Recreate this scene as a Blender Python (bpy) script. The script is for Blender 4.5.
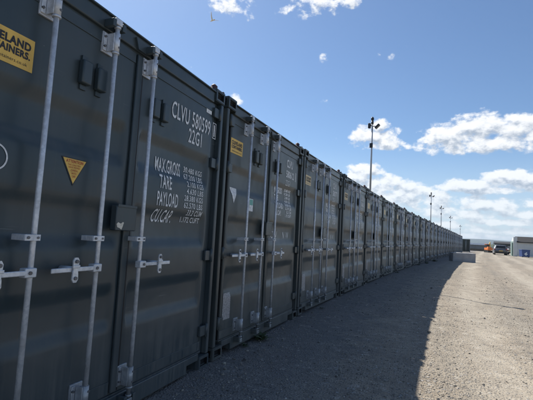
import bpy, bmesh, math, random
import numpy as np
from mathutils import Vector, Matrix, noise

for o in list(bpy.data.objects):
    bpy.data.objects.remove(o)
S = bpy.context.scene
C = S.collection
R = math.radians
random.seed(7)

# ------------------------------------------------------------------ camera
F = Vector((-0.33794, 0.93722, 0.0861)); RT = Vector((0.94090, 0.33427, 0.05441)); UP = Vector((-0.02221, -0.0994, 0.9948))
camd = bpy.data.cameras.new('camera'); cam = bpy.data.objects.new('camera', camd); C.objects.link(cam)
m = Matrix((RT, UP, -F)).transposed().to_4x4(); m.translation = Vector((1.790, -0.952, 1.246)); cam.matrix_world = m
camd.sensor_fit = 'HORIZONTAL'; camd.sensor_width = 36; camd.lens = 36 * 396.97 / 533
camd.clip_start = .02; camd.clip_end = 12000
S.camera = cam

# ------------------------------------------------------------------ light
SUN_AZ, SUN_EL = math.atan2(-.792, .61), R(49.6)
sd = bpy.data.lights.new('sun', 'SUN'); sd.energy = 5.0; sd.angle = R(.53); sd.color = (1, .955, .88)
so = bpy.data.objects.new('sun', sd); C.objects.link(so)
sdir = Vector((math.sin(SUN_AZ) * math.cos(SUN_EL), math.cos(SUN_AZ) * math.cos(SUN_EL), math.sin(SUN_EL)))
so.rotation_euler = sdir.to_track_quat('Z', 'Y').to_euler()
so.location = (-30, 20, 60)

S.view_settings.view_transform = 'Standard'; S.view_settings.look = 'None'
S.view_settings.exposure = 0.48; S.view_settings.gamma = 1; S.view_settings.use_curve_mapping = False
S.render.engine = 'CYCLES'


class NT:
    """tiny node tree writer"""
    def __init__(s, tree): s.t = tree; s.n = tree.nodes; s.l = tree.links
    def node(s, kind, **kw):
        n = s.n.new(kind)
        for k, v in kw.items(): setattr(n, k, v)
        return n
    def put(s, sock, v):
        if isinstance(v, bpy.types.NodeSocket): s.l.new(v, sock)
        else: sock.default_value = v
    def math(s, op, a, b=None, c=None, clamp=False):
        n = s.node('ShaderNodeMath', operation=op, use_clamp=clamp)
        s.put(n.inputs[0], a)
        if b is not None: s.put(n.inputs[1], b)
        if c is not None: s.put(n.inputs[2], c)
        return n.outputs[0]
    def vec(s, op, a, b=None):
        n = s.node('ShaderNodeVectorMath', operation=op); s.put(n.inputs[0], a)
        if b is not None: s.put(n.inputs[1], b)
        return n.outputs['Value'] if op in ('LENGTH', 'DOT_PRODUCT') else n.outputs[0]
    def rng(s, v, a, b, c=0, d=1, smooth=False):
        n = s.node('ShaderNodeMapRange'); n.clamp = True
        if smooth: n.interpolation_type = 'SMOOTHSTEP'
        s.put(n.inputs[0], v)
        for i, q in enumerate((a, b, c, d)): s.put(n.inputs[i + 1], q)
        return n.outputs[0]
    def noise(s, v, scale, detail=4, rough=.55, dim='3D'):
        n = s.node('ShaderNodeTexNoise', noise_dimensions=dim); s.put(n.inputs['Vector'], v)
        n.inputs['Scale'].default_value = scale; n.inputs['Detail'].default_value = detail; n.inputs['Roughness'].default_value = rough
        return n.outputs['Fac']
    def mix(s, f, a, b, blend='MIX'):
        n = s.node('ShaderNodeMix', data_type='RGBA', blend_type=blend); s.put(n.inputs[0], f)
        for i, q in ((6, a), (7, b)):
            s.put(n.inputs[i], q if isinstance(q, bpy.types.NodeSocket) else (*q, 1)[:4])
        return n.outputs[2]
    def ramp(s, f, stops):
        n = s.node('ShaderNodeValToRGB'); s.put(n.inputs[0], f); e = n.color_ramp.elements
        while len(e) > 1: e.remove(e[-1])
        e[0].position = stops[0][0]; e[0].color = (*stops[0][1], 1)
        for p, c in stops[1:]:
            q = e.new(p); q.color = (*c, 1)
        return n.outputs[0]
    def xyz(s, v):
        n = s.node('ShaderNodeSeparateXYZ'); s.put(n.inputs[0], v); return n.outputs
    def comb(s, x=0., y=0., z=0.):
        n = s.node('ShaderNodeCombineXYZ')
        for i, q in enumerate((x, y, z)): s.put(n.inputs[i], q)
        return n.outputs[0]

# ------------------------------------------------------------------ sky with clouds
# cloud banks: azimuth, elevation, half width, half height (degrees), thickness
CLOUDS = [(-26.9, 30.6, 3.0, 1.0, 0.5), (-24.2, 30.4, 1.5, 0.9, 0.4), (-16.8, 30.4, 2.7, 0.9, 0.1), (-13.7, 31.1, 3.9, 1.0, 0.45), (-9.7, 31.5, 2.3, 0.7, 0.4), (-12.3, 24.6, 1.3, 0.6, 0.0), (-3.3, 24.6, 2.0, 0.5, 0.05), (-25.0, 18.9, 0.9, 0.7, 0.35), (-12.0, 19.2, 0.8, 0.35, -0.1), (-4.8, 14.2, 3.2, 1.2, 1.0), (-2.2, 13.3, 2.2, 0.8, 0.95), (-6.8, 14.7, 1.7, 1.0, 0.9), (-4.4, 15.5, 1.4, 0.9, 0.9), (5.0, 14.0, 3.5, 1.7, 1.1), (8.3, 14.9, 3.3, 1.6, 1.2), (12.3, 14.7, 3.3, 1.3, 1.1), (4.2, 12.5, 2.8, 0.7, 0.9), (10.2, 12.9, 4.2, 1.0, 1.0), (14.9, 13.5, 1.9, 1.5, 1.0), (-6.9, 8.9, 2.2, 1.3, 1.1), (-3.2, 7.7, 3.9, 1.2, 1.1), (0.1, 6.9, 3.1, 1.1, 1.1), (-5.3, 9.6, 1.9, 0.8, 1.0), (2.6, 6.3, 3.0, 0.8, 0.9), (-1.8, 5.7, 5.1, 1.0, 0.9), (7.2, 7.6, 4.0, 0.8, 1.0), (11.6, 8.3, 3.1, 1.0, 1.1), (14.4, 8.0, 2.0, 1.1, 1.0), (9.7, 7.1, 4.2, 0.5, 0.8), (5.1, 5.7, 4.6, 0.7, 0.9), (9.7, 5.1, 4.2, 0.8, 1.0), (7.4, 3.9, 5.4, 0.6, 0.9), (13.4, 5.5, 2.5, 0.6, 0.7), (10.8, 3.1, 4.6, 0.4, 0.9), (3.9, 4.3, 3.0, 0.7, 0.9), (11.3, 2.0, 5.0, 0.4, 0.8), (3.9, 2.5, 4.7, 0.5, 0.8), (13.4, 4.2, 2.5, 0.5, 0.8), (6.3, 1.2, 5.5, 0.3, 0.7),
          (24, 13, 6, 1.6, 1), (30, 7, 9, 1.2, 1), (48, 20, 8, 2.5, .9), (62, 9, 12, 1.5, 1), (85, 14, 10, 2.5, 1), (110, 8, 14, 1.5, 1), (100, 28, 8, 3, .8), (140, 12, 12, 2, 1), (-80, 12, 10, 2, .9), (-110, 18, 9, 3, .9), (-150, 10, 14, 2, 1), (25, 40, 9, 4, .6), (170, 25, 10, 3, .8)]
g = bpy.data.node_groups.new('cloud_field', 'ShaderNodeTree')
g.interface.new_socket('P', in_out='INPUT', socket_type='NodeSocketVector')
g.interface.new_socket('D', in_out='OUTPUT', socket_type='NodeSocketFloat'); g.interface.new_socket('V', in_out='OUTPUT', socket_type='NodeSocketFloat')
G = NT(g); gi = G.node('NodeGroupInput'); go = G.node('NodeGroupOutput')
P = gi.outputs[0]
acc = None
for (a, e, ra, re, w) in CLOUDS:
    d = G.vec('MULTIPLY', G.vec('SUBTRACT', P, (a, e, 0)), (1 / (ra * 1.12), 1 / (re * 1.30), 0))
    q = G.math('MULTIPLY_ADD', G.vec('DOT_PRODUCT', d, d), -max(w, .6), w)
    acc = q if acc is None else G.math('MAXIMUM', acc, q)
acc = G.math('MAXIMUM', acc, -1.0)
Pn = G.vec('MULTIPLY', P, (1, 1.45, 0))
n1 = G.noise(Pn, .42, 10, .60)
val = G.math('ADD', acc, G.math('MULTIPLY', G.math('SUBTRACT', n1, .5), 4.6))
# thin high veil, barely there
g.links.new(G.rng(val, -.15, .75, 0, 1, True), go.inputs[0]); g.links.new(val, go.inputs[1])

W = bpy.data.worlds.new('World'); S.world = W; W.use_nodes = True
w = NT(W.node_tree); w.n.clear()
sky = w.node('ShaderNodeTexSky', sky_type='NISHITA'); sky.sun_disc = False
sky.sun_elevation = SUN_EL; sky.sun_rotation = SUN_AZ; sky.altitude = 50; sky.air_density = 1.0; sky.dust_density = .5; sky.ozone_density = 2.0
D = w.node('ShaderNodeTexCoord').outputs['Generated']
x, y, z = w.xyz(D)
az = w.math('MULTIPLY', w.math('ARCTAN2', x, y), 57.2958); el = w.math('MULTIPLY', w.math('ARCSINE', z), 57.2958)
AE = w.comb(az, el, 0.)
def field(v):
    n = w.node('ShaderNodeGroup'); n.node_tree = g; w.l.new(v, n.inputs[0]); return n.outputs
wob = w.noise(w.vec('MULTIPLY', AE, (1, 1, 0)), 1.3, 3)
f0 = field(AE); f1 = field(w.vec('ADD', AE, (-.35, .75, 0))); d0 = f0[0]
lit = w.rng(w.math('SUBTRACT', f0[1], f1[1]), -.75, .80, 0, 1, True)
thick = w.rng(f1[1], .2, 1.7)
shade = w.math('MULTIPLY', w.math('SUBTRACT', 1.0, lit), w.math('ADD', .35, w.math('MULTIPLY', thick, .75)), clamp=True)
ccol = w.mix(shade, (8.8, 8.9, 9.0), (3.6, 4.2, 5.1))
veil = w.rng(el, 0, 14, .60, 0, True)
base = w.mix(1.0, sky.outputs[0], (.78, .91, 1.03), 'MULTIPLY')
base = w.mix(veil, base, (5.6, 6.7, 8.0))
col = w.mix(w.math('MULTIPLY', d0, w.rng(el, 1, 11, .62, .95)), base, ccol)
bg = w.node('ShaderNodeBackground'); w.l.new(col, bg.inputs[0]); bg.inputs[1].default_value = .087
wo = w.node('ShaderNodeOutputWorld'); w.l.new(bg.outputs[0], wo.inputs[0])

# ------------------------------------------------------------------ materials
def material(name):
    M = bpy.data.materials.new(name); M.use_nodes = True
    t = NT(M.node_tree); return M, t, M.node_tree.nodes['Principled BSDF']
def setp(b, **kw):
    for k, v in kw.items(): b.inputs[k].default_value = v
def bump(t, b, h, strength, dist):
    n = t.node('ShaderNodeBump'); n.inputs['Strength'].default_value = strength; n.inputs['Distance'].default_value = dist
    t.put(n.inputs['Height'], h); t.l.new(n.outputs[0], b.inputs['Normal'])
def simple(name, col, rough=.5, metal=0., var=.25, scale=12., bumpd=0.):
    M, t, b = material(name); co = t.node('ShaderNodeTexCoord').outputs['Object']
    n = t.noise(co, scale, 5)
    c = t.mix(t.rng(n, .3, .7), tuple(q * (1 - var) for q in col), tuple(min(1, q * (1 + var)) for q in col))
    t.l.new(c, b.inputs['Base Color']); t.put(b.inputs['Roughness'], t.rng(n, .3, .7, max(0, rough - .08), rough + .08)); b.inputs['Metallic'].default_value = metal
    if bumpd: bump(t, b, t.noise(co, scale * 6, 3), .4, bumpd)
    return M

def paint_material():
    M, t, b = material('container_paint')
    oi = t.node('ShaderNodeObjectInfo'); co = t.node('ShaderNodeTexCoord').outputs['Object']
    X, Y, Z = t.xyz(co)
    off = t.vec('ADD', co, t.comb(t.math('MULTIPLY', oi.outputs['Random'], 37.), 0., 0.))
    big = t.noise(off, 1.7, 5, .6)
    streak = t.noise(t.vec('MULTIPLY', off, (34, 34, 1.3)), 1., 5, .6)
    fine = t.noise(off, 60, 3)
    # dust: everywhere a little, much more towards the sill where rain splashes grit up
    splash = t.rng(Z, .75, .02, 0, 1, True)
    dust = t.math('ADD', t.math('MULTIPLY', t.rng(big, .3, .7), .15), t.math('MULTIPLY', splash, t.math('MULTIPLY', t.rng(streak, .3, .75), .42)))
    dust = t.math('ADD', dust, t.math('MULTIPLY', t.rng(streak, .55, .8), .09))
    col = t.mix(dust, oi.outputs['Color'], (.20, .19, .17))
    sp = t.node('ShaderNodeTexVoronoi'); t.put(sp.inputs['Vector'], off); sp.inputs['Scale'].default_value = 17
    chip = t.math('MULTIPLY', t.rng(sp.outputs['Distance'], .045, .025), t.rng(t.noise(off, 5, 3), .56, .6))
    col = t.mix(t.math('MULTIPLY', chip, .7), col, (.30, .29, .27))
    # thin rust runs bleeding down from a few chips and seams
    rn = t.noise(t.vec('MULTIPLY', off, (22, 22, .55)), 1., 4, .6); rz = t.noise(off, 1.1, 3)
    rust = t.math('MULTIPLY', t.rng(rn, .66, .74), t.rng(rz, .52, .62))
    col = t.mix(t.math('MULTIPLY', rust, .45), col, (.13, .065, .035))
    scr = t.noise(t.vec('MULTIPLY', off, (5, 5, 130)), 1., 2, .5); sm = t.noise(off, 2.6, 3)
    col = t.mix(t.math('MULTIPLY', t.math('MULTIPLY', t.rng(scr, .70, .74), t.rng(sm, .56, .62)), .5), col, (.22, .24, .25))
    t.l.new(col, b.inputs['Base Color'])
    t.put(b.inputs['Roughness'], t.math('ADD', t.math('ADD', .25, t.math('MULTIPLY', dust, .7)), t.math('MULTIPLY', fine, .10)))
    b.inputs['Specular IOR Level'].default_value = .5
    h = t.math('ADD', t.math('MULTIPLY', t.noise(off, 3.0, 2), 1.0), t.math('MULTIPLY', fine, .02))
    bump(t, b, h, .5, .022)
    return M
PAINT = paint_material()

def steel_material():
    M, t, b = material('galvanized_steel'); co = t.node('ShaderNodeTexCoord').outputs['Object']
    v = t.node('ShaderNodeTexVoronoi'); t.put(v.inputs['Vector'], co); v.inputs['Scale'].default_value = 75
    n = t.noise(co, 9, 5)
    c = t.mix(t.rng(v.outputs['Color'], .2, .9), (.58, .61, .65), (.74, .76, .79))
    c = t.mix(t.rng(n, .5, .78, 0, .6), c, (.33, .32, .30))
    Z = t.xyz(co)[2]
    c = t.mix(t.math('MULTIPLY', t.rng(Z, .55, .15, 0, 1, True), t.rng(n, .25, .65, .45, .9)), c, (.20, .20, .195))
    t.l.new(c, b.inputs['Base Color']); setp(b, Metallic=.35)
    t.put(b.inputs['Roughness'], t.rng(n, .3, .7, .36, .58))
    bump(t, b, t.noise(co, 140, 2), .25, .002)
    return M
STEEL = steel_material()
POLE = simple('pole_steel', (.42, .44, .46), .5, .4, .15, 4)
RUBBER = simple('gasket_rubber', (.014, .015, .016), .6, 0, .3, 20)
DARK = simple('dark_plastic', (.02, .021, .024), .4, 0, .2, 9)
BOLT = simple('bolt_steel', (.16, .16, .165), .5, .5, .3, 30)
INNER = simple('dark_interior', (.006, .006, .007), .9)
WHITE = simple('white_vinyl', (.72, .73, .73), .5, 0, .28, 45)
PLATE = simple('data_plate', (.34, .33, .33), .5, .2, .5, 90)
YELLOW = simple('yellow_vinyl', (.74, .47, .10), .5, 0, .14, 14)
CREAM = simple('cream_vinyl', (.70, .54, .29), .45, 0, .2, 14)
INK = simple('black_ink', (.02, .02, .025), .5, 0, .05, 30)
REDINK = simple('red_ink', (.42, .05, .03), .5, 0, .05, 30)
GREENV = simple('green_vinyl', (.16, .42, .36), .5, 0, .1, 60)
CONC = simple('concrete', (.33, .33, .33), .85, 0, .16, 3, .003)
TORN = simple('torn_paper', (.66, .62, .52), .8, 0, .15, 60)
LEAF = simple('weed_leaf', (.06, .085, .035), .55, 0, .4, 8)
GLASSD = simple('tinted_glass', (.012, .014, .017), .08, 0, .1, 3)
TYRE = simple('tyre_rubber', (.016, .016, .016), .8, 0, .2, 20)
ORANGE = simple('orange_paint', (.75, .20, .03), .4, 0, .1, 3)
YPAINT = simple('yellow_paint', (.62, .40, .06), .4, 0, .1, 3)
SILVER = simple('silver_car_paint', (.15, .155, .165), .28, .6, .06, 3)
DKCAR = simple('dark_car_paint', (.025, .025, .03), .25, .2, .06, 3)
WHITEP = simple('white_wall_paint', (.60, .62, .60), .55, 0, .08, 1.2)
GREENP = simple('pale_green_paint', (.22, .30, .27), .6, 0, .1, 2)
ROOFM = simple('dark_roof_felt', (.028, .027, .027), .85, 0, .3, 3)
BLUE = simple('blue_plastic', (.035, .07, .21), .45, 0, .12, 3)
DKGREEN = simple('dark_green_paint', (.022, .034, .030), .5, 0, .3, 1.5)
GREYM = simple('grey_cladding', (.17, .18, .19), .6, 0, .2, .8)
BROWNM = simple('brown_timber', (.13, .10, .07), .8, 0, .3, 2)
REDL = simple('red_lamp_glass', (.35, .02, .02), .2, 0, .1, 3)
HEDGE = simple('far_foliage', (.035, .055, .025), .8, 0, .5, .35)
HILLM = simple('hill_grass', (.035, .055, .045), .9, 0, .45, .004)
BIRDW = simple('bird_feather', (.75, .60, .36), .7, 0, .35, 6)
BIRDD = simple('dark_feather', (.10, .08, .07), .7, 0, .3, 6)
REDOX = simple('red_oxide_paint', (.07, .035, .035), .6, 0, .3, 20)

# ------------------------------------------------------------------ mesh helpers
class MB:
    def __init__(s): s.b = bmesh.new(); s.mi = 0
    def _tag(s, before):
        for f in s.b.faces:
            if f.index == -1 or f not in before: pass
    def box(s, x0, x1, y0, y1, z0, z1, bev=0., mi=0, mat=None):
        vs = [s.b.verts.new(p) for p in ((x0, y0, z0), (x1, y0, z0), (x1, y1, z0), (x0, y1, z0), (x0, y0, z1), (x1, y0, z1), (x1, y1, z1), (x0, y1, z1))]
        if mat is not None:
            for v in vs: v.co = mat @ v.co
        fs = [s.b.faces.new([vs[i] for i in q]) for q in ((0, 3, 2, 1), (4, 5, 6, 7), (0, 1, 5, 4), (1, 2, 6, 5), (2, 3, 7, 6), (3, 0, 4, 7))]
        for f in fs: f.material_index = mi
        if bev:
            es = list({e for f in fs for e in f.edges})
            r = bmesh.ops.bevel(s.b, geom=es, offset=bev, segments=2, affect='EDGES', profile=.5)
            for f in r['faces']: f.material_index = mi; f.smooth = True
        return s
    def tube(s, pts, rad, n=10, mi=0, cap=True):
        pts = [Vector(p) for p in pts]; rads = rad if isinstance(rad, (list, tuple)) else [rad] * len(pts)
        rings = []
        for i, p in enumerate(pts):
            d = (pts[min(i + 1, len(pts) - 1)] - pts[max(i - 1, 0)]).normalized()
            a = d.orthogonal().normalized() if i == 0 else (a - d * a.dot(d)).normalized()
            c = d.cross(a)
            rings.append([s.b.verts.new(p + (a * math.cos(2 * math.pi * k / n) + c * math.sin(2 * math.pi * k / n)) * rads[i]) for k in range(n)])
        for r0, r1 in zip(rings, rings[1:]):
            for k in range(n):
                f = s.b.faces.new((r0[k], r0[(k + 1) % n], r1[(k + 1) % n], r1[k])); f.smooth = True; f.material_index = mi
        if cap:
            f = s.b.faces.new(rings[0][::-1]); f.material_index = mi
            f = s.b.faces.new(rings[-1]); f.material_index = mi
        return s
    def prism(s, prof, y0, y1, mi=0, axis='y'):
        """profile of (a, z) pairs extruded along an axis"""
        def P(a, z, t): return (a, t, z) if axis == 'y' else (t, a, z)
        A = [s.b.verts.new(P(a, z, y0)) for a, z in prof]; B = [s.b.verts.new(P(a, z, y1)) for a, z in prof]
        n = len(prof)
        for k in range(n):
            f = s.b.faces.new((A[k], A[(k + 1) % n], B[(k + 1) % n], B[k])); f.material_index = mi
        for q in (A[::-1], B):
            f = s.b.faces.new(q); f.material_index = mi
        return s
    def build(s, name, mats, parent=None, loc=None, color=None):
        bmesh.ops.recalc_face_normals(s.b, faces=s.b.faces[:])
        me = bpy.data.meshes.new(name); s.b.to_mesh(me); s.b.free()
        return obj(name, me, mats, parent, loc, color)
def obj(name, me, mats, parent=None, loc=None, color=None):
    for q in (mats if isinstance(mats, (list, tuple)) else [mats]): me.materials.append(q)
    o = bpy.data.objects.new(name, me); C.objects.link(o); o.parent = parent
    if loc: o.location = loc
    if color: o.color = (*color, 1)
    return o
def tag(o, label=None, cat=None, group=None, kind=None):
    for k, v in (('label', label), ('category', cat), ('group', group), ('kind', kind)):
        if v: o[k] = v
    return o
def empty(name, loc=(0, 0, 0), rz=0):
    o = bpy.data.objects.new(name, None); C.objects.link(o); o.location = loc; o.rotation_euler = (0, 0, rz); o.empty_display_size = .2
    return o
def copy_tree(o, parent=None):
    c = o.copy(); C.objects.link(c); c.parent = parent
    for ch in KIDS.get(o.name, []):
        d = copy_tree(ch, c); KIDS.setdefault(c.name, []).append(d)
    return c
KIDS = {}
def index_children():
    KIDS.clear()
    for o in bpy.data.objects:
        if o.parent: KIDS.setdefault(o.parent.name, []).append(o)

# ------------------------------------------------------------------ ground
def g0(y):
    if y < -8: y = -8
    if y > 70: return 0.0
    z = .0065 * y - .0000928 * y * y
    return z
def row_x(y):
    return .01238 * y * y / (1 + .0715 * y) if y > 0 else 0.
def gz(x, y):
    z = g0(y)
    near = max(0., 1 - math.hypot(x - 2, y - 8) / 60)
    if near > 0:
        z += near * (.030 * noise.noise(Vector((x * .35, y * .16, 1.3))) + .012 * noise.noise(Vector((x * 1.4, y * .9, 7))))
        rx = x - row_x(y)
        # shallow wheel ruts running along the track, and grit banked up against the containers
        for c, wd, dp in ((2.6, .28, .022), (4.4, .28, .022), (5.6, .3, .016), (7.6, .35, .02)):
            z -= near * dp * math.exp(-((rx - c - .25 * noise.noise(Vector((0, y * .08, c)))) / wd) ** 2)
        if rx < .6: z += .012 * max(0, 1 - abs(rx - .25) / .35) * (1 + noise.noise(Vector((x * 4, y * 3, 2))))
        if rx < .1: z = min(z, g0(y) + .004)
    return z
def axis(c, lo, hi, step, grow):
    a = [c]; s_ = step
    while a[-1] < hi: a.append(a[-1] + s_); s_ *= grow
    b = [c]; s_ = step
    while b[-1] > lo: b.append(b[-1] - s_); s_ *= grow
    return b[::-1][:-1] + a
xs = axis(2.0, -3300, 3300, .07, 1.045); ys = axis(4.0, -3300, 3300, .09, 1.040)
V = [(x, y, gz(x, y)) for y in ys for x in xs]
nx = len(xs)
Fc = [(j * nx + i, j * nx + i + 1, (j + 1) * nx + i + 1, (j + 1) * nx + i) for j in range(len(ys) - 1) for i in range(nx - 1)]
me = bpy.data.meshes.new('ground'); me.from_pydata(V, [], Fc); me.polygons.foreach_set('use_smooth', [True] * len(Fc))
def ground_material():
    M, t, b = material('gravel_ground'); co = t.node('ShaderNodeTexCoord').outputs['Object']
    X, Y, Z = t.xyz(co)
    big = t.noise(co, .35, 5, .6); mid = t.noise(co, 2.3, 6, .65); fine = t.noise(co, 38, 5, .7)
    track = t.noise(t.vec('MULTIPLY', co, (1.5, .10, 1)), 1.0, 5, .6)
    c = t.mix(t.rng(mid, .32, .7), (.235, .190, .140), (.40, .335, .250))
    c = t.mix(t.rng(track, .50, .66, 0, .6), c, (.43, .38, .30))
    c = t.mix(t.rng(big, .5, .72, 0, .55), c, (.20, .18, .15))
    vo = t.node('ShaderNodeTexVoronoi'); t.put(vo.inputs['Vector'], co); vo.inputs['Scale'].default_value = 48; vo.inputs['Randomness'].default_value = 1
    stone = t.rng(vo.outputs['Distance'], .1, .62, 1, 0)
    cr = t.xyz(vo.outputs['Color'])[0]
    sc = t.ramp(cr, [(0, (.10, .095, .09)), (.35, (.27, .25, .22)), (.7, (.38, .34, .275)), (1, (.52, .48, .42))])
    vb = t.node('ShaderNodeTexVoronoi'); t.put(vb.inputs['Vector'], co); vb.inputs['Scale'].default_value = 17
    cb = t.xyz(vb.outputs['Color'])[0]
    sb = t.ramp(cb, [(0, (.12, .115, .11)), (.5, (.30, .28, .25)), (1, (.55, .53, .50))])
    patch = t.rng(mid, .38, .62)
    c = t.mix(t.math('MULTIPLY', t.rng(stone, .25, .5), .72), c, sc)
    bs = t.math('MULTIPLY', t.rng(vb.outputs['Distance'], .30, .22), t.rng(cb, .5, .56))
    c = t.mix(t.math('MULTIPLY', bs, .85), c, sb)
    c = t.mix(t.rng(fine, .3, .7, 0, .35), c, (.17, .155, .135))
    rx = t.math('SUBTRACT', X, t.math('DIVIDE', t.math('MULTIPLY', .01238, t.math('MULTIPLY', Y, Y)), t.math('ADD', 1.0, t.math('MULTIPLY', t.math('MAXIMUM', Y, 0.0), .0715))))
    lanes = t.noise(t.comb(t.math('MULTIPLY', rx, 2.2), t.math('MULTIPLY', Y, .07), 0.), 1.0, 4, .65)
    c = t.mix(t.rng(lanes, .54, .68, 0, .38), c, (.43, .385, .315)); c = t.mix(t.rng(lanes, .46, .34, 0, .42), c, (.17, .155, .135))
    wob2 = t.math('MULTIPLY', t.math('SUBTRACT', t.noise(t.comb(0., t.math('MULTIPLY', Y, .18), 0.), 1.0, 2), .5), 1.1)
    rw = t.math('ADD', rx, wob2)
    rut = None
    for cc, ww in ((2.55, .30), (4.35, .34), (5.7, .30), (7.4, .45)):
        q = t.math('DIVIDE', t.math('SUBTRACT', rw, cc), ww); gq = t.math('POWER', 2.718, t.math('MULTIPLY', t.math('MULTIPLY', q, q), -1.0))
        rut = gq if rut is None else t.math('MAXIMUM', rut, gq)
    rut = t.math('MULTIPLY', rut, t.rng(mid, .3, .6, .35, 1))
    c = t.mix(t.math('MULTIPLY', rut, .55), c, (.41, .365, .295))
    c = t.mix(t.math('MULTIPLY', t.rng(rut, .45, 0), t.rng(track, .42, .62, 0, .30)), c, (.20, .18, .15))
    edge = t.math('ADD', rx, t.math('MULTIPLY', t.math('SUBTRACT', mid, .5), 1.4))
    c = t.mix(t.rng(edge, 1.5, .55, 0, .60, True), c, (.150, .152, .158))  # darker grit along the containers, with extra shade painted into its colour
    spk = t.noise(co, 9, 4, .75)
    c = t.mix(t.rng(spk, .57, .66, 0, .55), c, (.12, .11, .10)); c = t.mix(t.rng(spk, .42, .34, 0, .5), c, (.52, .48, .41))
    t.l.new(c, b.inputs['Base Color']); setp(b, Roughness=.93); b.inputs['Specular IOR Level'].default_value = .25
    h = t.math('ADD', t.math('MULTIPLY', stone, .8), t.math('MULTIPLY', fine, .8))
    h = t.math('ADD', h, t.math('MULTIPLY', bs, 1.4)); h = t.math('ADD', h, t.math('MULTIPLY', mid, 1.5)); h = t.math('MULTIPLY', h, t.math('SUBTRACT', 1.0, t.math('MULTIPLY', rut, .6)))
    bump(t, b, h, .9, .012)
    return M
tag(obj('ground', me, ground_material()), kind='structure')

# loose stones lying on the track: nobody could count them
def gravel():
    rs = np.random.RandomState(4)
    ico = bmesh.new(); bmesh.ops.create_icosphere(ico, subdivisions=1, radius=1)
    bv = np.array([v.co[:] for v in ico.verts]); bf = np.array([[v.index for v in f.verts] for f in ico.faces]); ico.free()
    N = 52000
    u = rs.rand(N); d = 1.6 * (22 / 1.6) ** u            # log-spaced distance from the viewer's spot
    ang = np.radians(rs.uniform(-26, 48, N)) - .345 + .25
    px = 1.8 + d * np.sin(ang); py = -.95 + d * np.cos(ang)
    ok = np.array([a > row_x(b) + .03 and b > .2 for a, b in zip(px, py)])
    cl = np.array([noise.noise(Vector((a * .9, b * .35, 3))) for a, b in zip(px, py)])
    rr = np.array([a - row_x(b) for a, b in zip(px, py)])
    lane = np.max([np.exp(-((rr - c_) / .34) ** 2) for c_ in (2.55, 4.35, 5.7, 7.4)], axis=0)
    ok &= rs.rand(N) < np.clip(.75 + cl * 1.3 - .7 * lane, .06, 1)
    px, py, d = px[ok], py[ok], d[ok]; n = len(px)
    r = np.clip(rs.lognormal(math.log(.0038), .45, n), .0018, .024) * np.clip(.8 + d / 12, .8, 1.7)
    sc = rs.uniform(.6, 1.35, (n, 1, 3)) * np.array([1, 1, .62])
    v = bv[None] * (1 + rs.uniform(-.22, .22, (n, 12, 1))) * sc * r[:, None, None]
    a = rs.uniform(0, 6.283, n); ca, sa = np.cos(a)[:, None], np.sin(a)[:, None]
    X = v[..., 0] * ca - v[..., 1] * sa + px[:, None]; Y = v[..., 0] * sa + v[..., 1] * ca + py[:, None]
    pz = np.array([gz(p, q) for p, q in zip(px, py)])
    Z = v[..., 2] + (pz + r * .22)[:, None]
    VV = np.stack([X, Y, Z], -1).reshape(-1, 3); FF = (bf[None] + (np.arange(n) * 12)[:, None, None]).reshape(-1)
    me = bpy.data.meshes.new('gravel'); me.vertices.add(len(VV)); me.vertices.foreach_set('co', VV.ravel())
    nf = n * len(bf); me.loops.add(nf * 3); me.loops.foreach_set('vertex_index', FF.astype(np.int32))
    me.polygons.add(nf); me.polygons.foreach_set('loop_start', np.arange(0, nf * 3, 3, dtype=np.int32)); me.polygons.foreach_set('loop_total', np.full(nf, 3, dtype=np.int32))
    me.update(calc_edges=True)
    M, t, b = material('loose_stone'); gm = t.node('ShaderNodeNewGeometry')
    c = t.ramp(gm.outputs['Random Per Island'], [(0, (.08, .075, .07)), (.3, (.17, .155, .13)), (.7, (.28, .25, .205)), (.96, (.36, .33, .28)), (1, (.55, .53, .50))])
    t.l.new(c, b.inputs['Base Color']); setp(b, Roughness=.85)
    return tag(obj('gravel', me, M), label='loose grey and tan stones scattered over the dirt track', cat='gravel', kind='stuff')
gravel()

# ------------------------------------------------------------------ container
CW, CH, CL = 2.438, 2.591, 6.058
X0, X1, ZB, ZT = .135, 2.303, .165, 2.435       # door opening
YD = .030                                       # depth of the door skin behind the face plane
REC = .030
BANDS = [(1.950, 1.845, 1.72, 1.612), (1.420, 1.315, 1.19, 1.082), (.890, .785, .66, .552)]
def recess_z(z):
    for a, b, c, d in BANDS:
        if d < z < a:
            if z > b: t = (a - z) / (a - b); return t * t * (3 - 2 * t)
            if z < c: t = (z - d) / (c - d); return t * t * (3 - 2 * t)
            return 1.
    return 0.
def leaf_edges(x):
    for a, b in ((X0 + .045, 1.155), (1.265, X1 - .045)):
        if a < x < b:
            t = max(0, min(1, (x - a) / .05, (b - x) / .05)); return t * t * (3 - 2 * t)
    return 0.
def door_y(x, z): return YD + REC * recess_z(z) * leaf_edges(x)
BREAKS = sorted({round(p + (q - p) * k / 6, 5) for bd in BANDS for p, q in ((bd[0], bd[1]), (bd[2], bd[3])) for k in range(7)})
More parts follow.
